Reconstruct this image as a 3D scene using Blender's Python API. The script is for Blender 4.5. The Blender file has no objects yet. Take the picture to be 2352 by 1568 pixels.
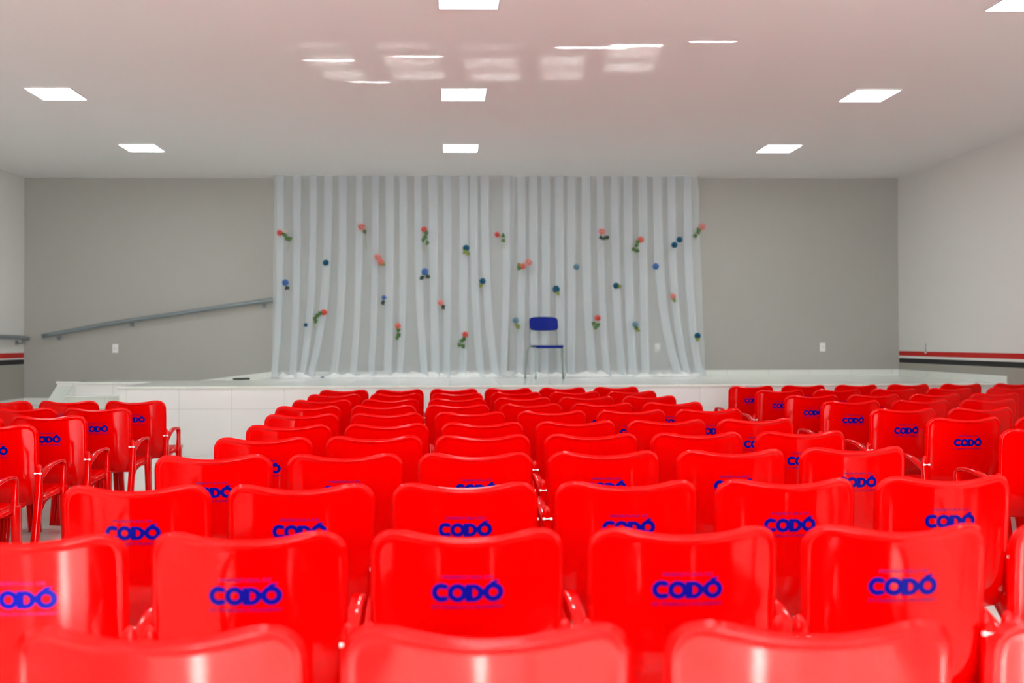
import bpy, bmesh, math, random
from mathutils import Vector, Matrix
random.seed(7)
C = bpy.context.scene.collection
SC = bpy.context.scene
PI = math.pi

# ------------------------------------------------------------------ camera, world, lights, exposure
F_PX, CAM_Z = 2150.0, 1.30
YAW, PITCH, ROLL = 0.0194, 0.0132, 0.0030
PPX, PPY = 1074.07, 756.69
cam_d = bpy.data.cameras.new('camera'); cam = bpy.data.objects.new('camera', cam_d); C.objects.link(cam)
cam_d.sensor_width = 36.0; cam_d.lens = F_PX * 36.0 / 2352.0
cam_d.shift_x = (1176 - PPX) / 2352.0; cam_d.shift_y = -(784 - PPY) / 2352.0
right0 = Vector((math.cos(YAW), -math.sin(YAW), 0))
fwd = Vector((math.sin(YAW) * math.cos(PITCH), math.cos(YAW) * math.cos(PITCH), math.sin(PITCH)))
up0 = right0.cross(fwd)
rv = right0 * math.cos(ROLL) - up0 * math.sin(ROLL)
uv_ = right0 * math.sin(ROLL) + up0 * math.cos(ROLL)
M = Matrix((rv, uv_, -fwd)).transposed().to_4x4(); M.translation = (0, 0, CAM_Z)
cam.matrix_world = M
cam_d.dof.use_dof = True; cam_d.dof.focus_distance = 5.2; cam_d.dof.aperture_fstop = 2.1
cam_d.clip_start = 0.05
SC.camera = cam
SC.view_settings.view_transform = 'Standard'; SC.view_settings.look = 'None'
SC.view_settings.gamma = 1.0; SC.view_settings.use_curve_mapping = False
SC.view_settings.exposure = 1.65

W = bpy.data.worlds.new('daylight'); SC.world = W; W.use_nodes = True
W.node_tree.nodes['Background'].inputs[0].default_value = (0.93, 0.97, 1.0, 1)
W.node_tree.nodes['Background'].inputs[1].default_value = 6.0
PANEL = 13.0            # radiance of the ceiling light panels

# room: x to the right, y away from the camera, z up
XL, XR, YB, YF, ZC = -6.053, 6.509, 13.436, -4.6, 3.656
HS, YS = 0.80, 10.80    # stage height and front edge
OPEN = ((-3.9, -3.2, 0.9, 2.7), (-1.2, 2.2, 0.05, 2.55), (4.2, 4.9, 0.9, 2.7))   # rear openings: x0, x1, z0, z1

def area(name, loc, target, sx, sy, power, spread=180, col=(1, 1, 1), portal=False):
    d = bpy.data.lights.new(name, 'AREA'); d.shape = 'RECTANGLE'; d.size = sx; d.size_y = sy
    d.energy = power; d.color = col; d.spread = math.radians(spread)
    if portal: d.cycles.is_portal = True
    o = bpy.data.objects.new(name, d); C.objects.link(o); o.location = loc
    o.rotation_euler = (Vector(target) - Vector(loc)).to_track_quat('-Z', 'Y').to_euler()
    return o
for x0, x1, z0, z1 in OPEN:
    xm, zm = (x0 + x1) / 2, (z0 + z1) / 2
    area('window_portal', (xm, YF - 0.05, zm), (xm, 5, zm), x1 - x0, z1 - z0, 1, portal=True)
# late sun coming through the rear windows onto the tiles behind the seats
sd = bpy.data.lights.new('sun', 'SUN'); sd.energy = 19.0; sd.angle = math.radians(2.0); sd.color = (1, 0.95, 0.88)
so = bpy.data.objects.new('sun', sd); C.objects.link(so)
so.rotation_euler = Vector((0.02, 1.0, -0.46)).to_track_quat('-Z', 'Y').to_euler()
# added narrow-beam lamps above the seats that project sun patches onto the ceiling
def patch_lamp(src, tgt, w, l, power, spread=1.0):
    s = Vector(src); t = Vector(tgt); d = (t - s).normalized()
    a = area('added_patch_lamp', s, t, w, l * d.z, power, spread, (1.0, 0.97, 0.93))
    xx = Vector((1, 0, 0)); xx = (xx - d * xx.dot(d)).normalized(); yy = (-d).cross(xx)
    a.rotation_euler = Matrix((xx, yy, -d)).transposed().to_euler()
GP = 1.0
COLS = ((-.98, .34, .00), (-.32, .44, .0), (.36, .44, .05), (.95, .36, .0), (1.50, .42, -.05))
for k, (tx, w, dy) in enumerate(COLS):
    for ty, l, p in ((7.42, .16, .5), (7.84, .30, 1.0), (8.24, .26, 1.1)):
        if k >= 3 and ty < 7.5: continue
        patch_lamp((tx * .5 + .2, 3.0, .95), (tx + (ty - 7.8) * .12, ty + dy - (.2 if k == 4 else 0), ZC), w, l, GP * .026 * p * w * l / .1, 1.0)
for (x, y, tx, ty, w, l, p) in ((-.9, 6.4, -1.0, 7.82, .40, .018, .05), (-.6, 7.0, -.72, 8.47, .34, .014, .04), (-.2, 6.4, -.25, 7.70, .38, .012, .03),
                                (.8, 5.8, 1.15, 7.46, .56, .014, .07), (1.2, 5.8, 1.50, 7.40, .38, .028, .14), (1.6, 5.8, 2.08, 7.30, .34, .018, .09)):
    patch_lamp((x, y, .93), (tx, ty, ZC), w, l, p * GP)

# ------------------------------------------------------------------ materials
def mat(name, col, rough=0.5, spec=0.5, metal=0.0, noise=None, bump=None, emit=None, coat=0.0):
    m = bpy.data.materials.new(name); m.use_nodes = True; nt = m.node_tree; b = nt.nodes['Principled BSDF']
    b.inputs['Base Color'].default_value = (*col, 1); b.inputs['Roughness'].default_value = rough
    b.inputs['Specular IOR Level'].default_value = spec; b.inputs['Metallic'].default_value = metal
    b.inputs['Coat Weight'].default_value = coat
    if emit: b.inputs['Emission Color'].default_value = (*emit[0], 1); b.inputs['Emission Strength'].default_value = emit[1]
    if noise or bump:
        tc = nt.nodes.new('ShaderNodeTexCoord')
    if noise:
        n = nt.nodes.new('ShaderNodeTexNoise'); n.inputs['Scale'].default_value = noise[0]; n.inputs['Detail'].default_value = 4
        nt.links.new(tc.outputs['Object'], n.inputs['Vector'])
        r = nt.nodes.new('ShaderNodeMix'); r.data_type = 'RGBA'
        r.inputs['A'].default_value = (*col, 1); r.inputs['B'].default_value = (*[c * noise[1] for c in col], 1)
        nt.links.new(n.outputs['Fac'], r.inputs['Factor']); nt.links.new(r.outputs['Result'], b.inputs['Base Color'])
    if bump:
        n2 = nt.nodes.new('ShaderNodeTexNoise'); n2.inputs['Scale'].default_value = bump[0]
        nt.links.new(tc.outputs['Object'], n2.inputs['Vector'])
        bp = nt.nodes.new('ShaderNodeBump'); bp.inputs['Strength'].default_value = bump[1]; bp.inputs['Distance'].default_value = 0.01
        nt.links.new(n2.outputs['Fac'], bp.inputs['Height']); nt.links.new(bp.outputs['Normal'], b.inputs['Normal'])
    return m

def tile_mat(name, col, grout, size, axes='xy', rough=0.12, off=(0, 0), spec=0.5):
    """square tiles laid in world units: brick texture without offset"""
    m = bpy.data.materials.new(name); m.use_nodes = True; nt = m.node_tree; b = nt.nodes['Principled BSDF']
    tc = nt.nodes.new('ShaderNodeTexCoord'); sx = nt.nodes.new('ShaderNodeSeparateXYZ'); cb = nt.nodes.new('ShaderNodeCombineXYZ')
    nt.links.new(tc.outputs['Object'], sx.inputs[0])
    for k, a in enumerate(axes):
        ad = nt.nodes.new('ShaderNodeMath'); ad.operation = 'ADD'; ad.inputs[1].default_value = off[k] + 50 * size
        nt.links.new(sx.outputs[a.upper()], ad.inputs[0]); nt.links.new(ad.outputs[0], cb.inputs[k])
    br = nt.nodes.new('ShaderNodeTexBrick'); br.offset = 0.0; br.squash = 1.0
    br.inputs['Scale'].default_value = 1.0; br.inputs['Brick Width'].default_value = size; br.inputs['Row Height'].default_value = size
    br.inputs['Mortar Size'].default_value = 0.0022; br.inputs['Mortar Smooth'].default_value = 0.2; br.inputs['Bias'].default_value = 0
    br.inputs['Color1'].default_value = (*col, 1); br.inputs['Color2'].default_value = (*[c * 0.97 for c in col], 1)
    br.inputs['Mortar'].default_value = (*grout, 1)
    nt.links.new(cb.outputs[0], br.inputs['Vector'])
    nz = nt.nodes.new('ShaderNodeTexNoise'); nz.inputs['Scale'].default_value = 3.0
    nt.links.new(tc.outputs['Object'], nz.inputs['Vector'])
    mx = nt.nodes.new('ShaderNodeMix'); mx.data_type = 'RGBA'; mx.blend_type = 'MULTIPLY'; mx.inputs['Factor'].default_value = 0.06
    nt.links.new(br.outputs['Color'], mx.inputs['A']); nt.links.new(nz.outputs['Color'], mx.inputs['B'])
    nt.links.new(mx.outputs['Result'], b.inputs['Base Color'])
    b.inputs['Roughness'].default_value = rough; b.inputs['Specular IOR Level'].default_value = spec
    return m

M_RED = mat('red_plastic', (0.68, 0.0002, 0.0003), 0.10, 0.18, bump=(6, 0.02))
M_BOLT = mat('white_nylon', (0.85, 0.85, 0.85), 0.35)
M_PRINT = mat('blue_ink', (0.0, 0.003, 0.24), 0.35, 0.12)
M_INK = mat('violet_ink', (0.10, 0.0, 0.13), 0.35, 0.3)
M_WALLG = mat('grey_paint', (0.375, 0.368, 0.332), 0.6, 0.3, noise=(1.3, 0.96), bump=(120, 0.03))
M_CEIL = mat('ceiling_paint', (0.85, 0.85, 0.845), 0.75, 0.2, noise=(0.8, 0.985))
M_TILE = tile_mat('floor_tile', (0.74, 0.74, 0.70), (0.50, 0.49, 0.46), 0.60, 'xy', 0.10)
M_STOP = tile_mat('stage_top_tile', (0.76, 0.785, 0.72), (0.50, 0.50, 0.45), 0.60, 'xy', 0.12, (0.0, 0.0))
M_SFRONT = tile_mat('stage_face_tile', (0.78, 0.765, 0.745), (0.52, 0.50, 0.47), 0.60, 'xz', 0.10, (0.10, 0.06))
M_STEP = tile_mat('step_tile', (0.72, 0.745, 0.69), (0.40, 0.40, 0.36), 0.60, 'xz', 0.15, (0.1, 0.4))
M_SKIRT = tile_mat('skirting_tile', (0.76, 0.78, 0.72), (0.50, 0.50, 0.44), 0.60, 'xy', 0.2, (0.2, 0.1))
M_RAIL = mat('grey_rail_paint', (0.20, 0.235, 0.245), 0.35, 0.5, noise=(9, 0.85))
M_WHITE = mat('white_plastic', (0.78, 0.77, 0.74), 0.4)
M_DARK = mat('dark_slot', (0.05, 0.05, 0.05), 0.5)
M_BLUE = mat('blue_plastic', (0.0005, 0.012, 0.22), 0.40, 0.15, noise=(12, 0.85))
M_STEEL = mat('grey_painted_steel', (0.27, 0.32, 0.30), 0.3, 0.5, metal=0.35)
M_STRIP = mat('dark_green_strip', (0.012, 0.03, 0.022), 0.6)
M_FRAME = mat('panel_frame', (0.75, 0.75, 0.74), 0.4)
M_GLOW = mat('lit_diffuser', (0.9, 0.9, 0.9), 0.5, emit=((0.91, 0.985, 1.0), PANEL))
M_LEAF = {'g': mat('green_leaf', (0.06, 0.16, 0.025), 0.5, noise=(60, 0.6)),
          'd': mat('dark_leaf', (0.012, 0.04, 0.022), 0.5, noise=(60, 0.7)),
          'y': mat('yellow_green_leaf', (0.20, 0.25, 0.04), 0.5, noise=(60, 0.7))}
M_STEM = mat('pale_stem', (0.22, 0.30, 0.10), 0.5, noise=(40, 0.8))
ROSEC = {'red': (0.62, 0.085, 0.07), 'salmon': (0.68, 0.16, 0.12), 'pink': (0.66, 0.24, 0.22), 'pale': (0.62, 0.50, 0.46),
         'teal': (0.0, 0.085, 0.16), 'blue': (0.055, 0.15, 0.38), 'greyteal': (0.13, 0.24, 0.30)}
M_ROSE = {k: mat(k + '_petal', v, 0.6, 0.3, noise=(45, 0.72)) for k, v in ROSEC.items()}

def wall_paint(name, upper, stripe_hi, stripe_lo):
    """white paint above, red band, white gap, black band, grey dado - bands by height"""
    m = bpy.data.materials.new(name); m.use_nodes = True; nt = m.node_tree; b = nt.nodes['Principled BSDF']
    tc = nt.nodes.new('ShaderNodeTexCoord'); sp = nt.nodes.new('ShaderNodeSeparateXYZ'); nt.links.new(tc.outputs['Object'], sp.inputs[0])
    mr = nt.nodes.new('ShaderNodeMapRange'); mr.inputs['From Min'].default_value = 0.9; mr.inputs['From Max'].default_value = 1.3
    nt.links.new(sp.outputs['Z'], mr.inputs[0])
    cr = nt.nodes.new('ShaderNodeValToRGB'); cr.color_ramp.interpolation = 'CONSTANT'
    stops = [(0.0, (0.36, 0.345, 0.30)), (stripe_lo[0], (0.014, 0.014, 0.016)), (stripe_lo[1], upper), (stripe_hi[0], (0.52, 0.004, 0.003)), (stripe_hi[1], upper)]
    for i, (z, c) in enumerate(stops):
        p = 0.0 if i == 0 else (z - 0.9) / 0.4
        e = cr.color_ramp.elements[0] if i == 0 else (cr.color_ramp.elements[1] if i == 1 else cr.color_ramp.elements.new(p))
        e.position = p; e.color = (*c, 1)
    nt.links.new(mr.outputs[0], cr.inputs[0]); nt.links.new(cr.outputs[0], b.inputs['Base Color'])
    b.inputs['Roughness'].default_value = 0.45; b.inputs['Specular IOR Level'].default_value = 0.35
    return m
M_WALLR = wall_paint('right_wall_paint', (0.72, 0.71, 0.68), (1.084, 1.150), (0.984, 1.050))
M_WALLL = wall_paint('left_wall_paint', (0.72, 0.71, 0.68), (1.093, 1.165), (1.003, 1.071))

def cloth_mat():
    m = bpy.data.materials.new('sheer_voile'); m.use_nodes = True; nt = m.node_tree
    for n in list(nt.nodes): nt.nodes.remove(n)
    out = nt.nodes.new('ShaderNodeOutputMaterial'); tr = nt.nodes.new('ShaderNodeBsdfTransparent')
    df = nt.nodes.new('ShaderNodeBsdfDiffuse'); tl = nt.nodes.new('ShaderNodeBsdfTranslucent')
    tc = nt.nodes.new('ShaderNodeTexCoord'); nz = nt.nodes.new('ShaderNodeTexNoise'); nz.inputs['Scale'].default_value = 400
    mr = nt.nodes.new('ShaderNodeMapRange'); mr.inputs['To Min'].default_value = 0.27; mr.inputs['To Max'].default_value = 0.39
    nt.links.new(tc.outputs['Object'], nz.inputs['Vector']); nt.links.new(nz.outputs['Fac'], mr.inputs[0])
    df.inputs[0].default_value = (0.83, 0.885, 0.92, 1); tl.inputs[0].default_value = (0.83, 0.885, 0.92, 1)
    m1 = nt.nodes.new('ShaderNodeMixShader'); m1.inputs[0].default_value = 0.3
    nt.links.new(df.outputs[0], m1.inputs[1]); nt.links.new(tl.outputs[0], m1.inputs[2])
    m2 = nt.nodes.new('ShaderNodeMixShader'); nt.links.new(mr.outputs[0], m2.inputs[0])
    nt.links.new(tr.outputs[0], m2.inputs[1]); nt.links.new(m1.outputs[0], m2.inputs[2])
    nt.links.new(m2.outputs[0], out.inputs[0])
    return m
M_VOILE = cloth_mat()
M_CLOTH = mat('gathered_voile', (0.80, 0.82, 0.80), 0.9, 0.1, bump=(30, 0.3))

# ------------------------------------------------------------------ helpers
def obj(name, bm, m, parent=None, smooth=False, bevel=0):
    me = bpy.data.meshes.new(name)
    bmesh.ops.recalc_face_normals(bm, faces=bm.faces)
    bm.to_mesh(me); bm.free()
    for p in me.polygons: p.use_smooth = smooth
    me.materials.append(m)
    o = bpy.data.objects.new(name, me); C.objects.link(o)
    if parent: o.parent = parent
    if bevel:
        b = o.modifiers.new('bevel', 'BEVEL'); b.width = bevel; b.segments = 2; b.limit_method = 'ANGLE'
    return o
def thing(name, label, cat, loc=(0, 0, 0), rz=0, group=None):
    o = bpy.data.objects.new(name, None); C.objects.link(o); o.location = loc; o.rotation_euler = (0, 0, rz)
    o['label'] = label; o['category'] = cat
    if group: o['group'] = group
    o.empty_display_size = 0.1
    return o
def struct(name, bm, m, bevel=0, smooth=False):
    o = obj(name, bm, m, None, smooth, bevel); o['kind'] = 'structure'; return o
def box(bm, x0, x1, y0, y1, z0, z1):
    v = [bm.verts.new((x, y, z)) for z in (z0, z1) for y in (y0, y1) for x in (x0, x1)]
    for f in ((0, 2, 3, 1), (4, 5, 7, 6), (0, 1, 5, 4), (2, 6, 7, 3), (0, 4, 6, 2), (1, 3, 7, 5)):
        bm.faces.new([v[i] for i in f])
def prism(bm, pts, axis, a0, a1):
    """extrude a 2D polygon along axis ('x','y','z')"""
    def P(u, v, a): return {'x': (a, u, v), 'y': (u, a, v), 'z': (u, v, a)}[axis]
    A = [bm.verts.new(P(u, v, a0)) for u, v in pts]; B = [bm.verts.new(P(u, v, a1)) for u, v in pts]
    bm.faces.new(A[::-1]); bm.faces.new(B); n = len(pts)
    for i in range(n): bm.faces.new((A[i], A[(i + 1) % n], B[(i + 1) % n], B[i]))
def catmull(pts, n):
    out = []; P = [pts[0]] + list(pts) + [pts[-1]]
    for i in range(1, len(P) - 2):
        p0, p1, p2, p3 = [Vector(p) for p in P[i - 1:i + 3]]
        for k in range(n):
            t = k / n
            out.append(0.5 * ((2 * p1) + (-p0 + p2) * t + (2 * p0 - 5 * p1 + 4 * p2 - p3) * t * t + (-p0 + 3 * p1 - 3 * p2 + p3) * t ** 3))
    out.append(Vector(pts[-1])); return out
def tube(bm, pts, r, seg=10, r1=None):
    pts = [Vector(p) for p in pts]; rings = []; N = len(pts)
    for i, p in enumerate(pts):
        d = (pts[min(i + 1, N - 1)] - pts[max(i - 1, 0)]).normalized()
        a = d.cross(Vector((0, 0, 1)))
        if a.length < 0.1: a = d.cross(Vector((0, 1, 0)))
        a.normalize(); b = d.cross(a)
        rr = r if r1 is None else r + (r1 - r) * i / (N - 1)
        rings.append([bm.verts.new(p + (a * math.cos(t) + b * math.sin(t)) * rr) for t in [2 * PI * k / seg for k in range(seg)]])
    for A, B in zip(rings, rings[1:]):
        for k in range(seg): bm.faces.new((A[k], A[(k + 1) % seg], B[(k + 1) % seg], B[k]))
    bm.faces.new(rings[0][::-1]); bm.faces.new(rings[-1])
def strip(bm, path):
    """sweep of a rounded rectangle in a yz plane: path of (x, y, z, half width in x, half thickness)"""
    pts = [Vector(p[:3]) for p in path]; rings = []; N = len(pts)
    for i, p in enumerate(pts):
        d = (pts[min(i + 1, N - 1)] - pts[max(i - 1, 0)]); d.x = 0; d.normalize()
        nrm = Vector((0, -d.z, d.y)); hx, ht = path[i][3], path[i][4]; c = min(hx, ht) * 0.45
        sec = [(-hx + c, -ht), (hx - c, -ht), (hx, -ht + c), (hx, ht - c), (hx - c, ht), (-hx + c, ht), (-hx, ht - c), (-hx, -ht + c)]
        rings.append([bm.verts.new(p + Vector((a, 0, 0)) + nrm * b) for a, b in sec])
    for A, B in zip(rings, rings[1:]):
        for k in range(8): bm.faces.new((A[k], A[(k + 1) % 8], B[(k + 1) % 8], B[k]))
    bm.faces.new(rings[0][::-1]); bm.faces.new(rings[-1])
def smooth_path(path, n=5):
    P = [p for p in path]; out = []
    for q in catmull([p[:3] for p in P], n): out.append(q)
    res = []
    for i, q in enumerate(out):
        s = i / n; k = min(int(s), len(P) - 2); t = s - k
        res.append((q.x, q.y, q.z, P[k][3] * (1 - t) + P[k + 1][3] * t, P[k][4] * (1 - t) + P[k + 1][4] * t))
    return res

# ------------------------------------------------------------------ room shell
bm = bmesh.new(); box(bm, XL - 0.2, XR + 0.2, YF - 0.2, YB + 0.2, -0.2, 0); struct('floor', bm, M_TILE)
bm = bmesh.new(); box(bm, XL - 0.2, XR + 0.2, YF - 0.2, YB + 0.2, ZC, ZC + 0.2); struct('ceiling', bm, M_CEIL)
bm = bmesh.new(); box(bm, XL - 0.2, XL, YF - 0.2, YB + 0.2, 0, ZC); struct('wall_left', bm, M_WALLL)
bm = bmesh.new(); box(bm, XR, XR + 0.2, YF - 0.2, YB + 0.2, 0, ZC); struct('wall_right', bm, M_WALLR)
bm = bmesh.new(); box(bm, XL, XR, YB, YB + 0.2, 0, ZC); struct('wall_back', bm, M_WALLG)
# rear wall behind the camera with its row of windows
bm = bmesh.new()
xs = [XL] + [v for o_ in OPEN for v in o_[:2]] + [XR]
for i in range(0, len(xs), 2): box(bm, xs[i], xs[i + 1], YF - 0.16, YF, 0, ZC)
for x0, x1, z0, z1 in OPEN:
    box(bm, x0, x1, YF - 0.16, YF, 0, z0); box(bm, x0, x1, YF - 0.16, YF, z1, ZC)
struct('wall_rear', bm, M_CEIL)
for i, (x0, x1, z0, z1) in enumerate(OPEN):
    bm = bmesh.new(); w_ = .05
    for a, b, c, d in ((x0, x0 + w_, z0, z1), (x1 - w_, x1, z0, z1), (x0 + w_, x1 - w_, z1 - w_, z1), ((x0 + x1) / 2 - .02, (x0 + x1) / 2 + .02, z0, z1 - w_)):
        box(bm, a, b, YF - 0.12, YF - 0.08, c, d)
    struct(('window_1', 'door_1', 'window_2')[i], bm, M_WHITE)

# stage block with the stair notch and the ramp trench behind its left end
bm = bmesh.new()
pts = [(-3.78, YS), (XR, YS), (XR, YB), (-2.53, YB), (-2.53, 13.0), (-2.9, 12.5), (-5.11, 12.5), (-5.11, 12.3), (-4.78, 12.3), (-4.78, 12.05), (-3.78, 12.05)]
prism(bm, pts, 'z', 0.0, HS - 0.025); struct('stage_face', bm, M_SFRONT)
bm = bmesh.new()
pts = [(-3.80, YS - 0.02), (XR, YS - 0.02), (XR, YB), (-2.53, YB), (-2.53, 13.0), (-2.9, 12.49), (-5.13, 12.49), (-5.13, 12.3), (-4.78, 12.3), (-4.78, 12.03), (-3.80, 12.03)]
prism(bm, pts, 'z', HS - 0.025, HS); struct('stage_top', bm, M_STOP, bevel=0.004)
# steps up to the stage
bm = bmesh.new()
for k in range(4):
    y0 = 12.05 - 0.29 * (4 - k); z1 = 0.16 * (k + 1)
    box(bm, -4.78, -3.78, y0, 12.05, z1 - 0.16, z1 - 0.02); box(bm, -4.78, -3.78, y0 - 0.012, 12.05, z1 - 0.02, z1)
struct('stage_steps', bm, M_STEP, bevel=0.003)
bm = bmesh.new()
prism(bm, [(11.07, 0), (12.5, 0), (12.5, HS), (12.38, HS)], 'x', -5.11, -4.78)
struct('stair_parapet', bm, M_STEP)
# ramp rising along the back wall, reached from a landing in the corner
RZ = lambda x: HS if x > -2.53 else max(0.44, HS + (x + 2.53) * 0.117)
bm = bmesh.new()
prism(bm, [(XL, 0), (-2.53, 0), (-2.53, HS - 0.002), (-5.6, 0.44), (XL, 0.44)], 'y', 12.5, YB)
struct('ramp', bm, M_TILE)
bm = bmesh.new()
prism(bm, [(7.2, 0), (12.5, 0), (12.5, 0.44), (11.6, 0.44)], 'x', XL, -5.11)
struct('side_ramp', bm, M_TILE)
# skirtings
bm = bmesh.new()
prism(bm, [(XL, .44), (-5.6, .44), (-2.53, HS), (XR, HS), (XR, HS + .085), (-2.53, HS + .085), (-5.6, .525), (XL, .525)], 'y', YB - 0.012, YB)
struct('baseboard_back', bm, M_SKIRT)
bm = bmesh.new(); box(bm, XR - 0.012, XR, YS, YB - 0.012, HS, HS + .085); struct('baseboard_right', bm, tile_mat('side_skirting_tile', (0.76, 0.78, 0.72), (0.5, 0.5, 0.44), 0.6, 'yx', 0.2))
bm = bmesh.new(); prism(bm, [(7.2, 0), (11.6, .44), (YB - .012, .44), (YB - .012, .525), (11.6, .525), (7.2, .085)], 'x', XL, XL + 0.012); struct('baseboard_left', bm, M_SKIRT)
# small dark green strip added where the ramp meets the stage
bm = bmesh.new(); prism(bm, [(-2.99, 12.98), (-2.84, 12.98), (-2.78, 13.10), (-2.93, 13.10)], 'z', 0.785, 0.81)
o = obj('dark_strip', bm, M_STRIP, bevel=0.003); o['label'] = 'small dark green strip where the ramp reaches the white stage'; o['category'] = 'mat'

# ------------------------------------------------------------------ wall fittings
def handrail(label, pts, brackets, wall):
    t = thing('handrail', label, 'handrail', tuple(pts[0]))
    P0 = Vector(pts[0])
    bm = bmesh.new(); tube(bm, [Vector(p) - P0 for p in catmull(pts, 4)], 0.032, 14); obj('rail', bm, M_RAIL, t, True)
    for b in brackets:
        q = Vector(b) - P0; bm = bmesh.new()
        if wall == 'back':
            box(bm, q.x - .028, q.x + .028, YB - P0.y - .012, YB - P0.y, q.z - .03, q.z + .03)
            tube(bm, [(q.x, YB - P0.y - .01, q.z - .01), (q.x, q.y, q.z - .01), (q.x, q.y, q.z + .045)], .010, 8)
        else:
            box(bm, XL - P0.x, XL - P0.x + .012, q.y - .03, q.y + .03, q.z - .03, q.z + .03)
            tube(bm, [(XL - P0.x + .01, q.y, q.z - .01), (q.x, q.y, q.z - .01), (q.x, q.y, q.z + .05)], .010, 8)
        obj('bracket', bm, M_RAIL, t)
    return t
handrail('long grey handrail sloping up the grey back wall towards the curtain',
         [(-5.76, 13.356, 1.398), (-5.13, 13.356, 1.517), (-4.64, 13.356, 1.601), (-3.905, 13.356, 1.707), (-3.29, 13.356, 1.799), (-2.38, 13.356, 1.925)],
         [(-5.55, 13.356, 1.378), (-4.519, 13.356, 1.562), (-2.645, 13.356, 1.826)], 'back')
handrail('short grey handrail on the white left wall above the red stripe',
         [(-5.965, 11.3, 1.385), (-5.965, 12.3, 1.385), (-5.965, 13.1, 1.378), (-5.965, 13.37, 1.37)],
         [(-5.965, 13.2, 1.31), (-5.965, 11.9, 1.32)], 'left')
def outlet(x, z, label):
    t = thing('wall_outlet', label, 'outlet', (x, YB, z), 0, 'wall outlets')
    bm = bmesh.new(); box(bm, -.04, .04, -.010, 0, -.062, .062); obj('cover_plate', bm, M_WHITE, t, bevel=.003)
    bm = bmesh.new(); box(bm, -.020, .020, -.013, -.010, -.030, .030); obj('socket', bm, M_FRAME, t)
    bm = bmesh.new()
    for dx in (-.008, .008): box(bm, dx - .002, dx + .002, -.0145, -.013, -.004, .004)
    obj('socket_hole', bm, M_DARK, t)
outlet(-4.76, 1.222, 'white outlet on the back wall below the long handrail')
outlet(5.392, 1.209, 'white outlet on the grey wall right of the curtain')
outlet(2.996, 1.210, 'white outlet seen through the right half of the curtain')
t = thing('wall_cable', 'thin grey cable stub ending at the right wall red stripe', 'cable', (XR - .004, 12.666, 1.145))
bm = bmesh.new(); tube(bm, [(0, 0, .0), (-.004, 0, .05), (0, 0, .115)], .004, 6); obj('cord', bm, M_RAIL, t, True)
bm = bmesh.new(); box(bm, -.012, .004, -.012, .012, -.02, 0); obj('clip', bm, M_WHITE, t)

# ------------------------------------------------------------------ ceiling lights
def make_panel():
    t = thing('ceiling_light', '', 'ceiling light', (0, 0, ZC), 0, 'square ceiling light panels')
    s = .205; bm = bmesh.new()
    for a, b, c, d in ((-s - .012, s + .012, -s - .012, -s), (-s - .012, s + .012, s, s + .012), (-s - .012, -s, -s, s), (s, s + .012, -s, s)):
        box(bm, a, b, c, d, -.012, 0)
    obj('frame', bm, M_FRAME, t)
    bm = bmesh.new(); box(bm, -s, s, -s, s, -.008, -.001); obj('diffuser', bm, M_GLOW, t)
    return t
def dup(root, loc, rz, label):
    r = root.copy(); C.objects.link(r); r.location = loc; r.rotation_euler = (0, 0, rz); r['label'] = label
    for ch in list(root.children):
        c = ch.copy(); C.objects.link(c); c.parent = r
        for g in ch.children:
            d = g.copy(); C.objects.link(d); d.parent = c
    return r
proto = make_panel(); first = True
rowname = {0: 'nearest the stage', 1: 'of the second row from the stage', 2: 'of the third row from the stage'}
for j, y in enumerate((11.33, 8.87, 6.36, 3.88, 1.40, -1.08, -3.40)):
    for i, x in enumerate((-3.70, .14, 4.03)):
        side = ('left', 'middle', 'right')[i]
        lab = '%s square ceiling light %s' % (side, rowname[j]) if j < 3 else 'square ceiling light over the seats, outside the view'
        if j == 2 and i == 1: lab = 'square ceiling light cut off by the top edge, middle column'
        if j == 2 and i == 2: lab = 'square ceiling light in the top right corner of the view'
        if first: proto.location = (x, y, ZC); proto['label'] = lab; first = False
        else: dup(proto, (x, y, ZC), 0, lab)

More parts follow.
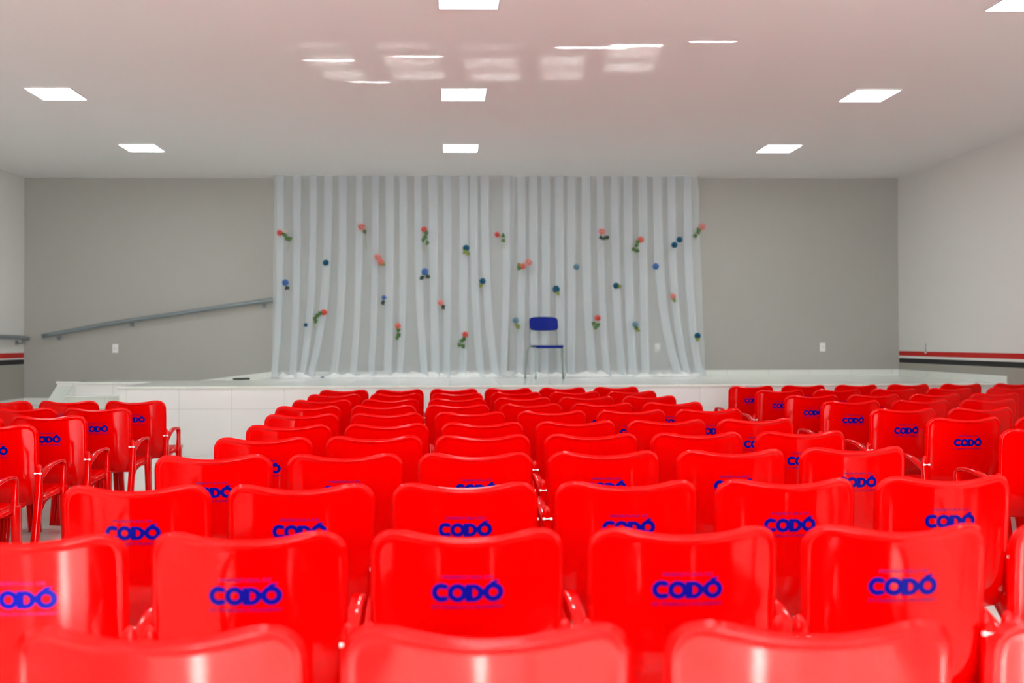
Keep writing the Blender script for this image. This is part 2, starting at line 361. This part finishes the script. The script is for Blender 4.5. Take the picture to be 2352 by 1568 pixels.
# ------------------------------------------------------------------ curtain and roses
FOLDS_LEFT = ([-2.377, -2.143, -1.913, -1.705, -1.498, -1.268, -1.042, -0.839, -0.646, -0.439, -0.226, -0.027, 0.203, 0.345, 0.506, 0.815],
    [-2.457, -2.195, -2.073, -1.96, -1.632, -1.36, -1.107, -0.872, -0.703, -0.345, -0.194, -0.044, 0.183, 0.447, 0.654, 0.753])
FOLDS_RIGHT = ([1.028, 1.198, 1.374, 1.567, 1.74, 1.947, 2.152, 2.36, 2.548, 2.76, 2.969, 3.168, 3.402],
    [0.994, 1.191, 1.339, 1.586, 1.714, 2.024, 2.228, 2.445, 2.603, 2.782, 3.247, 3.366, 3.545])
ROSES = [
    ([(-2.373, 2.834, 'red', 0.037), (-2.288, 2.859, 'pale', 0.022)], [(-2.307, 2.804, 'g'), (-2.27, 2.743, 'g'), (-2.227, 2.749, 'g')], (-2.276, 2.584), 'red rose with pale bud and bright leaves, upper left of the curtain'),
    ([(-1.227, 2.916, 'pink', 0.046)], [(-1.191, 2.846, 'g')], (-1.161, 2.613), 'pink rose with one leaf and long pale stem, upper left curtain'),
    ([(-1.731, 2.415, 'teal', 0.037)], [], None, 'leafless teal bud pinned on the left curtain'),
    ([(-2.295, 2.137, 'blue', 0.04)], [(-2.27, 2.064, 'd')], None, 'blue rose with dark leaf near the left edge of the curtain'),
    ([(-1.002, 2.49, 'pink', 0.046), (-0.957, 2.417, 'salmon', 0.04)], [(-0.929, 2.392, 'y')], None, 'pair of salmon pink blooms pinned close together on left curtain'),
    ([(-0.353, 2.882, 'red', 0.037)], [(-0.317, 2.833, 'g'), (-0.341, 2.772, 'g'), (-0.36, 2.735, 'g'), (-0.311, 2.692, 'g')], (-0.336, 2.557), 'red rose with a tall spray of green leaves hanging below it'),
    ([(0.237, 2.618, 'teal', 0.04)], [(0.222, 2.569, 'y'), (0.258, 2.544, 'y')], None, 'teal rose with pale green leaves, upper right of the left curtain'),
    ([(-0.342, 2.287, 'blue', 0.043)], [(-0.385, 2.208, 'd'), (-0.306, 2.22, 'd')], None, 'light blue rose with wide dark leaves in mid left curtain'),
    ([(0.466, 2.154, 'teal', 0.037)], [(0.441, 2.084, 'y')], None, 'teal rose over light green leaf near the curtain overlap'),
    ([(-0.918, 1.927, 'blue', 0.028)], [(-0.924, 1.854, 'd')], None, 'narrow blue bud with dark leaf in lower left curtain'),
    ([(-0.123, 1.852, 'pink', 0.04)], [(-0.093, 1.791, 'd')], None, 'pink rose with dark leaf in the lower left curtain'),
    ([(-1.756, 1.721, 'red', 0.037)], [(-1.814, 1.703, 'g'), (-1.851, 1.678, 'g'), (-1.887, 1.636, 'g'), (-1.869, 1.593, 'g')], (-1.893, 1.508), 'red rose with leafy stem leaning down to the left'),
    ([(-2.012, 1.545, 'teal', 0.024)], [], None, 'tiny teal bud low on the left curtain'),
    ([(-0.723, 1.529, 'salmon', 0.037)], [(-0.723, 1.468, 'g'), (-0.711, 1.407, 'g'), (-0.729, 1.37, 'g')], (-0.711, 1.327), 'salmon red rose with leaves below, low on left curtain'),
    ([(0.222, 1.404, 'red', 0.037)], [(0.206, 1.343, 'g'), (0.169, 1.306, 'g'), (0.144, 1.27, 'g'), (0.187, 1.239, 'g')], (0.187, 1.214), 'lowest red rose on the left curtain, left of the blue chair'),
    ([(0.676, 2.808, 'red', 0.034)], [(0.756, 2.789, 'g'), (0.762, 2.722, 'g')], (0.774, 2.605), 'small red bloom with leaves apart from it at the curtain overlap'),
    ([(1.115, 2.417, 'pink', 0.043), (1.037, 2.359, 'salmon', 0.037)], [(0.976, 2.377, 'y'), (0.982, 2.334, 'g')], (0.963, 2.193), 'two pink blooms with leaves to their left above blue chair'),
    ([(1.503, 2.039, 'teal', 0.043)], [(1.521, 1.983, 'y')], None, 'teal rose with yellow green leaf directly above the blue chair'),
    ([(1.791, 2.352, 'greyteal', 0.037)], [], None, 'pale grey teal bud without leaves, right of the chair'),
    ([(2.157, 2.85, 'pink', 0.043)], [(2.134, 2.763, 'd'), (2.177, 2.745, 'd'), (2.221, 2.763, 'd')], (2.084, 2.56), 'pink rose with dark leaves at the top of right curtain'),
    ([(2.702, 2.735, 'salmon', 0.04)], [(2.658, 2.695, 'g'), (2.646, 2.646, 'g'), (2.602, 2.603, 'g'), (2.652, 2.578, 'g')], (2.676, 2.498), 'salmon rose with leafy stem falling to its left, right curtain'),
    ([(3.252, 2.735, 'teal', 0.037), (3.18, 2.66, 'teal', 0.037)], [], None, 'two dark teal buds side by side, upper right curtain'),
    ([(2.912, 2.356, 'blue', 0.04)], [], None, 'lone royal blue bud on the right curtain'),
    ([(3.575, 2.917, 'pink', 0.043)], [(3.525, 2.873, 'g'), (3.506, 2.83, 'g'), (3.475, 2.793, 'g')], (3.487, 2.725), "pink rose with bright leaves overhanging the curtain's right edge"),
    ([(2.35, 2.086, 'teal', 0.037)], [(2.39, 2.08, 'y')], None, 'teal rose with leaf at its right in mid right curtain'),
    ([(3.153, 1.937, 'pink', 0.037)], [(3.167, 1.882, 'y')], None, 'small pink rose with one leaf in lower right curtain'),
    ([(0.928, 1.601, 'greyteal', 0.037)], [(0.954, 1.525, 'y'), (0.966, 1.506, 'y')], None, 'pale grey bud over yellow leaf just left of blue chair'),
    ([(2.088, 1.632, 'red', 0.037)], [(2.036, 1.559, 'g'), (2.085, 1.54, 'g'), (2.054, 1.497, 'g')], (2.06, 1.344), 'red rose with leaves below, right of the blue chair'),
    ([(2.618, 1.539, 'greyteal', 0.037)], [(2.634, 1.489, 'g'), (2.652, 1.465, 'y')], None, 'pale bud with yellow green leaves low on right curtain'),
    ([(3.5, 1.376, 'teal', 0.04)], [(3.491, 1.321, 'y')], None, 'teal rose lowest at the right edge of the curtain'),
]
def curtain(label, folds, x0, x1, yoff, seed):
    rnd = random.Random(seed)
    top, bot = folds; t_ = thing('sheer_curtain', label, 'curtain', (0, 13.25 + yoff, HS), 0)
    zt, zb = ZC - HS, 0.012
    rows = [0, .1, .25, .4, .55, .66, .75, .82, .88, .92, .95, .975, 1.0]
    hw = [rnd.uniform(.052, .066) for _ in top]
    amp = [rnd.uniform(.035, .055) for _ in top]
    bm = bmesh.new(); grid = []
    for t in rows:
        z = zt + (zb - zt) * t; k = t ** 3.2; line = []
        line.append((x0[0] + (x0[1] - x0[0]) * t, 0.0))
        for i in range(len(top)):
            c = top[i] + (bot[i] - top[i]) * k; h = hw[i] * (1 - .15 * t); a = amp[i] * (1 + .5 * t)
            line += [(c - h * .3, -.3 * a), (c + h * .9, -a), (c + h * 1.05, -a * .93), (c + h * .9, -a * .84), (c, -a * .6), (c - h * .9, -a * .3), (c - h * 1.05, -a * .22), (c - h * .9, -a * .12), (c + h * .4, 0.004)]
        line.append((x1[0] + (x1[1] - x1[0]) * t, 0.0))
        grid.append([bm.verts.new((x, y - .05 * t ** 6, z)) for x, y in line])
    for A, B in zip(grid, grid[1:]):
        for k in range(len(A) - 1): bm.faces.new((A[k], A[k + 1], B[k + 1], B[k]))
    obj('drape', bm, M_VOILE, t_, True)
    # cloth gathered on the stage floor
    bm = bmesh.new(); n = 90; rings = []
    xa, xb = x0[1] + .02, x1[1] + .0
    hgt = [rnd.uniform(.03, .085) for _ in range(n // 3 + 3)]; dep = [rnd.uniform(.07, .15) for _ in range(n // 3 + 3)]
    for i in range(n + 1):
        s = i / 3.0; k = int(s); f = s - k; f = f * f * (3 - 2 * f)
        h = hgt[k] * (1 - f) + hgt[k + 1] * f; d = dep[k] * (1 - f) + dep[k + 1] * f
        e = min(1, i / 4, (n - i) / 4) * .85 + .15; h *= e; d *= e
        x = xa + (xb - xa) * i / n
        rings.append([bm.verts.new((x + .01 * math.sin(j * 2 + i), -.02 - d * math.cos(a) , .002 + h * max(0, math.sin(a)) * (1 + .25 * math.sin(3 * a + i)))) for j, a in enumerate([PI * q / 7 for q in range(8)])])
    for A, B in zip(rings, rings[1:]):
        for k in range(7): bm.faces.new((A[k], A[k + 1], B[k + 1], B[k]))
    obj('pooled_hem', bm, M_CLOTH, t_, True)
curtain('left half of the sheer white curtain, bottom pulled into gathers', FOLDS_LEFT, (-2.47, -2.50), (.95, .80), 0.0, 3)
curtain('right half of the sheer white curtain, behind the blue chair', FOLDS_RIGHT, (.90, .84), (3.56, 3.64), 0.04, 5)

def bloom(bm, r, rnd):
    """layered rose head facing the room (-y)"""
    for k in range(5):                      # outer petals
        a = 2 * PI * k / 5 + rnd.random() * .4
        c = Vector((math.cos(a) * r * .42, .1 * r, math.sin(a) * r * .42))
        vs = []
        for (u, v) in ((-.5, -.3), (.5, -.3), (.72, .25), (.38, .62), (-.38, .62), (-.72, .25)):
            rad = Vector((math.cos(a), 0, math.sin(a))); tan = Vector((-math.sin(a), 0, math.cos(a)))
            vs.append(bm.verts.new(c + rad * v * r * .95 + tan * u * r * .95 + Vector((0, -.45 * r * v * v - .15 * r, 0))))
        m = bm.verts.new(c + Vector((0, -.5 * r, 0)))
        for q in range(6): bm.faces.new((vs[q], vs[(q + 1) % 6], m))
    ret = bmesh.ops.create_icosphere(bm, subdivisions=2, radius=r * .62)
    for v in ret['verts']:
        a = math.atan2(v.co.z, v.co.x); w = 1 + .10 * math.sin(3 * a + v.co.y / r * 7)
        v.co = Vector((v.co.x * w, v.co.y * 1.1 - .35 * r, v.co.z * w))
    pet = math.pi
def leaf(bm, c, ang, L, wd, rnd):
    d = Vector((math.cos(ang), 0, math.sin(ang))); n = Vector((-d.z, 0, d.x))
    mid = []; A = []; B = []
    for k in range(5):
        t = k / 4; w = wd * math.sin(PI * (t * .92 + .04)) ; p = c + d * (t - .5) * L + Vector((0, -.012 - .01 * math.sin(PI * t), 0))
        mid.append(bm.verts.new(p)); A.append(bm.verts.new(p + n * w + Vector((0, -.006, 0)))); B.append(bm.verts.new(p - n * w + Vector((0, -.006, 0))))
    for k in range(4):
        bm.faces.new((mid[k], mid[k + 1], A[k + 1], A[k])); bm.faces.new((mid[k], B[k], B[k + 1], mid[k + 1]))
for ri, (bl, lv, st, lab) in enumerate(ROSES):
    rnd = random.Random(ri + 40); x0, z0 = bl[0][0], bl[0][1]
    t = thing('artificial_rose', lab, 'flower', (x0, 13.150, z0), 0, 'roses pinned on the curtain')
    for (x, z, col, r) in bl:
        bm = bmesh.new(); bloom(bm, r * 1.15, rnd)
        bmesh.ops.translate(bm, verts=bm.verts, vec=(x - x0, 0, z - z0)); obj('blossom', bm, M_ROSE[col], t, True)
    for (x, z, col) in lv:
        bm = bmesh.new(); c = Vector((x - x0, 0, z - z0))
        for q in range(3): leaf(bm, c + Vector((rnd.uniform(-.012, .012), 0, rnd.uniform(-.012, .012))), rnd.uniform(-1.2, -.2) + q * 2.1, .062, .019, rnd)
        o = obj('leaf_spray', bm, M_LEAF[col], t)
        so_ = o.modifiers.new('thickness', 'SOLIDIFY'); so_.thickness = .0015
    if st or lv:
        end = st if st else (lv[-1][0], lv[-1][1] - .02)
        pts = [(0, .0, 0)]
        if lv: pts.append(((lv[0][0] - x0), -.003, lv[0][1] - z0))
        if len(lv) > 2: pts.append(((lv[2][0] - x0), -.003, lv[2][1] - z0))
        pts.append((end[0] - x0, 0, end[1] - z0))
        bm = bmesh.new(); tube(bm, catmull(pts, 4), .0035, 6); obj('stem', bm, M_STEM, t, True)
bm = bmesh.new(); bloom(bm, .03, random.Random(5))
for v in bm.verts: v.co = Vector((v.co.x * 1.5, v.co.z, -v.co.y * .5 + .02))
o = obj('fallen_bud', bm, M_ROSE['teal'], None, True); o.location = (-1.75, 12.95, HS - .003); o['label'] = 'teal bud fallen on the stage floor under the left curtain'; o['category'] = 'flower'

# ------------------------------------------------------------------ blue school chair on the stage
t = thing('school_chair', 'blue plastic school chair with thin grey metal legs on the stage', 'chair', (1.325, 12.72, HS), math.radians(6))
# faces the hall (-y): backrest at +y
bm = bmesh.new(); grid = []
for j in range(9):
    row = []
    for i in range(15):
        u = -1 + 2 * i / 14; v = -1 + 2 * j / 8
        hx = .200 - (.025 * max(0, (abs(v) - .6) / .4) ** 2); x = u * hx
        z = .748 + v * (.095 - .010 * u * u * u * u); y = .205 + .045 * (1 - u * u) - .0 * v + .02 * v
        row.append(bm.verts.new((x, y, z)))
    grid.append(row)
for A, B in zip(grid, grid[1:]):
    for k in range(14): bm.faces.new((A[k], A[k + 1], B[k + 1], B[k]))
o = obj('backrest', bm, M_BLUE, t, True); s_ = o.modifiers.new('thickness', 'SOLIDIFY'); s_.thickness = .010
bm = bmesh.new(); grid = []
for j in range(11):
    row = []
    for i in range(13):
        u = -1 + 2 * i / 12; v = -1 + 2 * j / 10
        r = (abs(u) ** 5 + abs(v) ** 5) ** .2; r = max(1, r / max(abs(u), abs(v), .001)) if max(abs(u), abs(v)) > 0 else 1
        x = u * .205 / r; y = -.02 + v * .20 / r; z = .452 - .014 * (1 - u * u) * (1 - v * v) - (.030 * max(0, (-v - .7) / .3) ** 2)
        row.append(bm.verts.new((x, y, z)))
    grid.append(row)
for A, B in zip(grid, grid[1:]):
    for k in range(12): bm.faces.new((A[k], A[k + 1], B[k + 1], B[k]))
o = obj('seat', bm, M_BLUE, t, True); s_ = o.modifiers.new('thickness', 'SOLIDIFY'); s_.thickness = .010
for sx in (-1, 1):
    bm = bmesh.new(); tube(bm, catmull([(sx * .165, -.16, .425), (sx * .185, -.17, .40), (sx * .190, -.175, .33), (sx * .192, -.185, .0)], 5), .010, 8); obj('leg', bm, M_STEEL, t, True)
    bm = bmesh.new(); tube(bm, catmull([(sx * .17, .12, .432), (sx * .205, .13, .428), (sx * .236, .145, .395), (sx * .246, .155, .32), (sx * .266, .20, .0)], 5), .011, 8); obj('leg', bm, M_STEEL, t, True)
    bm = bmesh.new(); tube(bm, catmull([(sx * .17, -.17, .428), (sx * .18, .10, .428), (sx * .190, .19, .46), (sx * .190, .235, .60), (sx * .188, .238, .80)], 5), .010, 8); obj('upright', bm, M_STEEL, t, True)
bm = bmesh.new()
tube(bm, [(-.19, -.17, .428), (.19, -.17, .428)], .010, 8); tube(bm, [(-.17, .12, .428), (.17, .12, .428)], .010, 8)
obj('seat_frame', bm, M_STEEL, t, True)

# ------------------------------------------------------------------ red plastic armchairs
ZT, BW = .8325, .240
def back_top(x): return ZT - .018 * (1 - min(1, (x / .18) ** 2)) ** 1.0 if abs(x) < .18 else ZT
REC = math.tan(math.radians(4.0))
def back_y(x, z):
    y = -.25 + (ZT - z) * REC
    y -= .052 * (1 - (x / BW) ** 2)
    if z < .48: y += ((.48 - z) / .12) ** 2 * .045
    return y
def rim(d):
    d = max(0., d)
    return math.sin(PI * min(d, .016) / .016) ** .8 if d < .016 else 0.0
def make_chair():
    t = thing('armchair', '', 'chair', (0, 0, 0), 0, 'red plastic armchairs in rows')
    us = [-1, -.992, -.98, -.965, -.95, -.935, -.918, -.89, -.84, -.75, -.62, -.48, -.34, -.2, -.07]; us = us + [-u for u in reversed(us)]
    zb = .365
    vs = [0, .03, .07, .12, .18, .26, .36, .46, .56, .66, .74, .80, .85, .885, .91, .93, .945, .96, .972, .982, .99, .996, 1.0]
    R = .062
    def pos(u, v, front):
        zt = back_top(u * .22); z = zb + v * (zt - zb)
        w = BW if z > .66 else BW - .012 * ((.66 - z) / .3) + .020 * max(0, (.60 - z) / .24) ** .8
        dz = z - (zt - R)
        hw = w - R + math.sqrt(max(0, R * R - dz * dz)) if dz > 0 else w
        dz2 = (zb + .03) - z
        if dz2 > 0: hw = w - .03 + math.sqrt(max(0, .0009 - dz2 * dz2))
        x = u * hw
        if dz > 0 and abs(x) > w - R:
            d = R - math.hypot(abs(x) - (w - R), dz)
        else: d = min(w - abs(x), zt - z)
        r = rim(d)
        y = back_y(x, z)
        return Vector((x, y + (.0045 + .003 * r if front else .002 * math.exp(-(max(0, d) / .003) ** 2) - .0065 * r), z))
    bm = bmesh.new(); G = []
    for f in (False, True):
        G.append([[bm.verts.new(pos(u, v, f)) for u in us] for v in vs])
    for g in G:
        for A, B in zip(g, g[1:]):
            for k in range(len(us) - 1): bm.faces.new((A[k], A[k + 1], B[k + 1], B[k]))
    A, B = G; n = len(us); m = len(vs)
    loopA = [A[0][k] for k in range(n)] + [A[j][n - 1] for j in range(1, m)] + [A[m - 1][k] for k in range(n - 2, -1, -1)] + [A[j][0] for j in range(m - 2, 0, -1)]
    loopB = [B[0][k] for k in range(n)] + [B[j][n - 1] for j in range(1, m)] + [B[m - 1][k] for k in range(n - 2, -1, -1)] + [B[j][0] for j in range(m - 2, 0, -1)]
    # rounded lip between the two faces
    mids = []
    for k in range(len(loopA)):
        a, b = loopA[k].co, loopB[k].co; c = (a + b) / 2
        out = Vector((c.x, 0, c.z - (ZT - .13) if c.z > ZT - .2 else 0)); 
        if c.z < zb + .005: out = Vector((0, 0, -1))
        out.normalize(); mids.append(bm.verts.new(c + out * .005))
    N = len(loopA)
    for k in range(N):
        q = (k + 1) % N
        for P_, Q_ in ((loopA, mids), (mids, loopB)):
            try: bm.faces.new((P_[k], P_[q], Q_[q], Q_[k]))
            except ValueError: pass
    back = obj('backrest', bm, M_RED, t, True)
    # printed lettering that follows the back
    def rear(x, z): return Vector((x, back_y(x, z) - .0012, z))
    ZL = .682
    bm = bmesh.new(); big = bmesh.new()
    def ring(cx, cz, ro, ri, a0=0, a1=2 * PI, n=36, sx=1.0, ro_z=None):
        P_ = []
        for k in range(n + 1):
            a = a0 + (a1 - a0) * k / n
            P_.append((big.verts.new(rear(cx + ro * sx * math.cos(a), cz + ro * math.sin(a))), big.verts.new(rear(cx + (ro + ri) * .5 * sx * math.cos(a), cz + (ro + ri) * .5 * math.sin(a))), big.verts.new(rear(cx + ri * sx * math.cos(a), cz + ri * math.sin(a)))))
        for p, q in zip(P_, P_[1:]):
            big.faces.new((p[0], q[0], q[1], p[1])); big.faces.new((p[1], q[1], q[2], p[2]))
    def quad(pts):
        big.faces.new([big.verts.new(rear(x, z)) for x, z in pts])
    K = .176 / 635.0            # width of the word / width measured on the print
    X = lambda px: (px - 1057) * K
    Zz = lambda pz: ZL - (pz - 735) * K
    ring(X(820), Zz(733), 85 * K, 36 * K, math.radians(48), math.radians(312), 30)
    quad([(X(858), Zz(654)), (X(880), Zz(665)), (X(880), Zz(702)), (X(845), Zz(697))]); quad([(X(845), Zz(770)), (X(880), Zz(766)), (X(880), Zz(806)), (X(858), Zz(812))])
    ring(X(964), Zz(735), 84 * K, 36 * K, sx=1.06)
    for a in range(4):
        x0 = 1035 + a * 16; x1 = x0 + 16
        quad([(X(x0), Zz(816)), (X(x1), Zz(816)), (X(x1), Zz(658)), (X(x0), Zz(658))])
    ring(X(1099), Zz(737), 81 * K, 38 * K, -PI / 2, PI / 2, 20, sx=1.22)
    quad([(X(1030), Zz(760)), (X(1045), Zz(760)), (X(1045), Zz(712)), (X(1030), Zz(712))])
    ring(X(1285), Zz(733), 86 * K, 37 * K, sx=1.07)
    quad([(X(1178), Zz(765)), (X(1225), Zz(765)), (X(1225), Zz(700)), (X(1178), Zz(700))])
    quad([(X(1250), Zz(650)), (X(1318), Zz(648)), (X(1338), Zz(622)), (X(1275), Zz(630))])
    obj('printed_logo', big, M_PRINT, back)
    dg = bpy.context.evaluated_depsgraph_get()
    def line(txt, cx, z, width, h):
        cu = bpy.data.curves.new('t', 'FONT'); cu.body = txt; cu.size = 1; cu.align_x = 'LEFT'; cu.resolution_u = 2
        cu.offset = .012
        ob = bpy.data.objects.new('t', cu); C.objects.link(ob); dgr = bpy.context.evaluated_depsgraph_get(); dgr.update()
        me = ob.evaluated_get(dgr).to_mesh(); xs = [v.co.x for v in me.vertices]; ys = [v.co.y for v in me.vertices]
        x0, x1, y0, y1 = min(xs), max(xs), min(ys), max(ys); base = len(bm.verts)
        V = [bm.verts.new(rear(cx + ((v.co.x - x0) / (x1 - x0) - .5) * width, z + ((v.co.y - y0) / (y1 - y0) - .5) * h)) for v in me.vertices]
        for p in me.polygons:
            try: bm.faces.new([V[i] for i in p.vertices])
            except ValueError: pass
        bpy.data.objects.remove(ob); bpy.data.curves.remove(cu)
    line('PREFEITURA DE', X(1057), Zz(594), .127, .0085)
    obj('printed_heading', bm, M_INK, back); bm = bmesh.new()
    line('DE TRABALHO E PROGRESSO', X(1055), Zz(862), .176, .0080)
    obj('printed_slogan', bm, M_INK, back)
    # seat
    bm = bmesh.new(); grid = []
    n1, n2 = 15, 17
    for j in range(n2):
        row = []
        for i in range(n1):
            u = -1 + 2 * i / (n1 - 1); v = j / (n2 - 1)
            y = -.215 + .465 * v; hw = .232 - .02 * max(0, v - .8) ** 1
            if v > .93: hw -= .03 * ((v - .93) / .07) ** 2
            x = u * hw
            z = .425 - .018 * (1 - u * u) * math.sin(PI * min(1, v * 1.05)) + .010 * v - (.045 * max(0, (v - .82) / .18) ** 2)
            if abs(u) > .9: z -= .018 * ((abs(u) - .9) / .1)
            if v < .12: z += .02 * (1 - v / .12)
            row.append(bm.verts.new((x, y, z)))
        grid.append(row)
    for A_, B_ in zip(grid, grid[1:]):
        for k in range(n1 - 1): bm.faces.new((A_[k], A_[k + 1], B_[k + 1], B_[k]))
    bmesh.ops.recalc_face_normals(bm, faces=bm.faces)
    ex = bmesh.ops.solidify(bm, geom=bm.faces[:], thickness=.007)
    obj('seat', bm, M_RED, t, True)
    for s in (-1, 1):
        # arm: rises from the rear flange, runs forward, turns down into the front post
        bm = bmesh.new()
        strip(bm, smooth_path([(s * .246, -.225, .515, .017, .010), (s * .246, -.17, .545, .019, .010), (s * .246, -.09, .573, .020, .009), (s * .246, .0, .584, .020, .009),
                               (s * .246, .075, .580, .020, .009), (s * .246, .108, .558, .018, .011), (s * .247, .112, .515, .015, .013), (s * .247, .108, .46, .016, .016), (s * .247, .105, .42, .018, .022)], 5))
        obj('armrest', bm, M_RED, t, True)
        # rear leg ending in a rounded flange behind the edge of the back
        bm = bmesh.new()
        strip(bm, [(s * .245, -.330, .0, .020, .016), (s * .245, -.312, .08, .021, .018), (s * .246, -.275, .25, .021, .021), (s * .246, -.248, .38, .021, .022), (s * .246, -.242, .46, .020, .014),
                   (s * .246, -.240, .52, .0195, .010), (s * .246, -.239, .565, .0185, .009), (s * .246, -.2385, .585, .015, .008), (s * .246, -.238, .597, .009, .006), (s * .246, -.238, .601, .004, .004)])
        obj('rear_leg', bm, M_RED, t, True)
        bm = bmesh.new()
        strip(bm, smooth_path([(s * .247, .118, .425, .019, .034), (s * .247, .120, .36, .020, .036), (s * .245, .138, .2, .020, .028), (s * .243, .165, .0, .019, .020)], 3))
        # web joining the legs along the side of the seat
        prism(bm, [(-.25, .330), (-.25, .40), (.10, .428), (.235, .425), (.245, .405), (.16, .385), (.06, .375), (-.05, .385), (-.15, .365), (-.21, .31)], 'x', s * .234, s * .247)
        obj('front_leg', bm, M_RED, t, True)
        bm = bmesh.new()
        for dx in (-.0155, .0155):
            ret = bmesh.ops.create_cone(bm, cap_ends=True, segments=8, radius1=.0062, radius2=.0062, depth=.010)
            for v in ret['verts']:
                v.co = Vector((v.co.z + s * (.2455 + dx), v.co.x - .2555, v.co.y + .548))
        tube(bm, [(s * .230, -.2535, .548), (s * .262, -.2535, .548)], .0030, 6)
        obj('bolt', bm, M_BOLT, t)
    return t

ORD = ['first', 'second', 'third', 'fourth', 'fifth', 'sixth', 'seventh', 'eighth', 'ninth', 'tenth', 'eleventh']
CHAIRS = []      # x, y of the top of the back, yaw in degrees, label
def row(xs, ys): return list(zip(xs, ys))
def lerp_row(xa, ya, xb, yb, n): return [(xa + (xb - xa) * i / (n - 1), ya + (yb - ya) * i / (n - 1)) for i in range(n)]
MID = {1: [(-.483, 1.570), (.061, 1.566), (.606, 1.570), (1.154, 1.572)],
       2: [(-1.039, 2.322), (-.500, 2.338), (.043, 2.352), (.591, 2.363), (1.140, 2.378), (1.690, 2.398)],
       3: [(-1.032, 3.108), (-.492, 3.110), (.050, 3.124), (.594, 3.142), (1.142, 3.166), (1.712, 3.215)],
       4: [(-.985, 3.925), (-.439, 3.942), (.109, 3.965), (.659, 3.990), (1.217, 4.025), (1.780, 4.100)],
       5: [(-.919, 4.644), (-.376, 4.690), (.168, 4.725), (.720, 4.755), (1.272, 4.790), (1.825, 4.835)],
       6: lerp_row(-.913, 5.345, 1.850, 5.625, 6), 7: lerp_row(-.966, 6.150, 1.796, 6.450, 6), 8: lerp_row(-1.042, 6.920, 1.718, 7.185, 6),
       9: lerp_row(-1.040, 7.660, 1.722, 8.040, 6), 10: lerp_row(-1.039, 8.470, 1.730, 8.850, 6),
       11: [(-1.042, 9.262), (-.498, 9.290), (.047, 9.342), (.595, 9.445), (1.150, 9.520), (1.715, 9.625)]}
for r, pts in MID.items():
    for i, (x, y) in enumerate(pts):
        CHAIRS.append((x, y, .7 * math.degrees(math.atan2(pts[-1][1] - pts[0][1], pts[-1][0] - pts[0][0])) + (i - 2) * .35, 'red plastic armchair, middle block, %s row from the camera, %s from the left' % (ORD[r - 1], ORD[i])))
RIGHT = {11: [(3.153, 9.73), (3.745, 9.84), (4.335, 9.90), (4.935, 9.98), (5.535, 10.03), (6.135, 10.07)],
         10: [(3.165, 8.92), (3.745, 8.98), (4.325, 9.04), (4.925, 9.14), (5.560, 9.20)],
         9: [(3.129, 8.04), (3.700, 8.10), (4.270, 8.16), (4.850, 8.24)], 8: [(3.136, 7.26), (3.720, 7.33), (4.300, 7.40)],
         7: [(3.134, 6.41), (3.700, 6.46), (4.270, 6.51)], 6: [(3.133, 5.646), (3.706, 5.69)], 5: [(3.142, 4.90), (3.72, 4.95), (4.30, 5.0), (4.88, 5.05)]}
for k, yy in enumerate((4.12, 3.33, 2.54, 1.75)):      # rows beyond the right edge of the view
    RIGHT[4 - k] = [(3.15 + .58 * q, yy + .05 * q) for q in range(4)]
for r, pts in RIGHT.items():
    for i, (x, y) in enumerate(pts):
        CHAIRS.append((x, y, 4.5 + i * .3, 'red plastic armchair, right block, %s row from the stage, %s from its aisle' % (ORD[11 - r], ORD[i])))
LEFT = {1: [(-2.545, 7.635), (-3.089, 7.655), (-3.633, 7.675)], 2: [(-2.546, 6.826), (-3.090, 6.85)], 3: [(-2.590, 6.107), (-3.136, 6.13)],
        4: [(-2.624, 5.460), (-3.17, 5.48)], 5: [(-2.590, 4.744), (-3.136, 4.76)]}
for k, yy in enumerate((3.95, 3.16, 2.37, 1.58)):      # rows beyond the left edge of the view
    LEFT[6 + k] = [(-2.60 - .55 * q, yy) for q in range(4)]
for r, pts in LEFT.items():
    for i, (x, y) in enumerate(pts):
        CHAIRS.append((x, y, 0.5 - i * .4, 'red plastic armchair, left block, %s row from the stage, %s from its aisle' % (ORD[r - 1], ORD[i])))
base = make_chair(); used = False
for x, y, a, lab in CHAIRS:
    rz = math.radians(a); oy = -.255
    loc = (x + math.sin(rz) * oy, y - math.cos(rz) * oy, 0)
    if not used: base.location = loc; base.rotation_euler = (0, 0, rz); base['label'] = lab; used = True
    else: dup(base, loc, rz, lab)
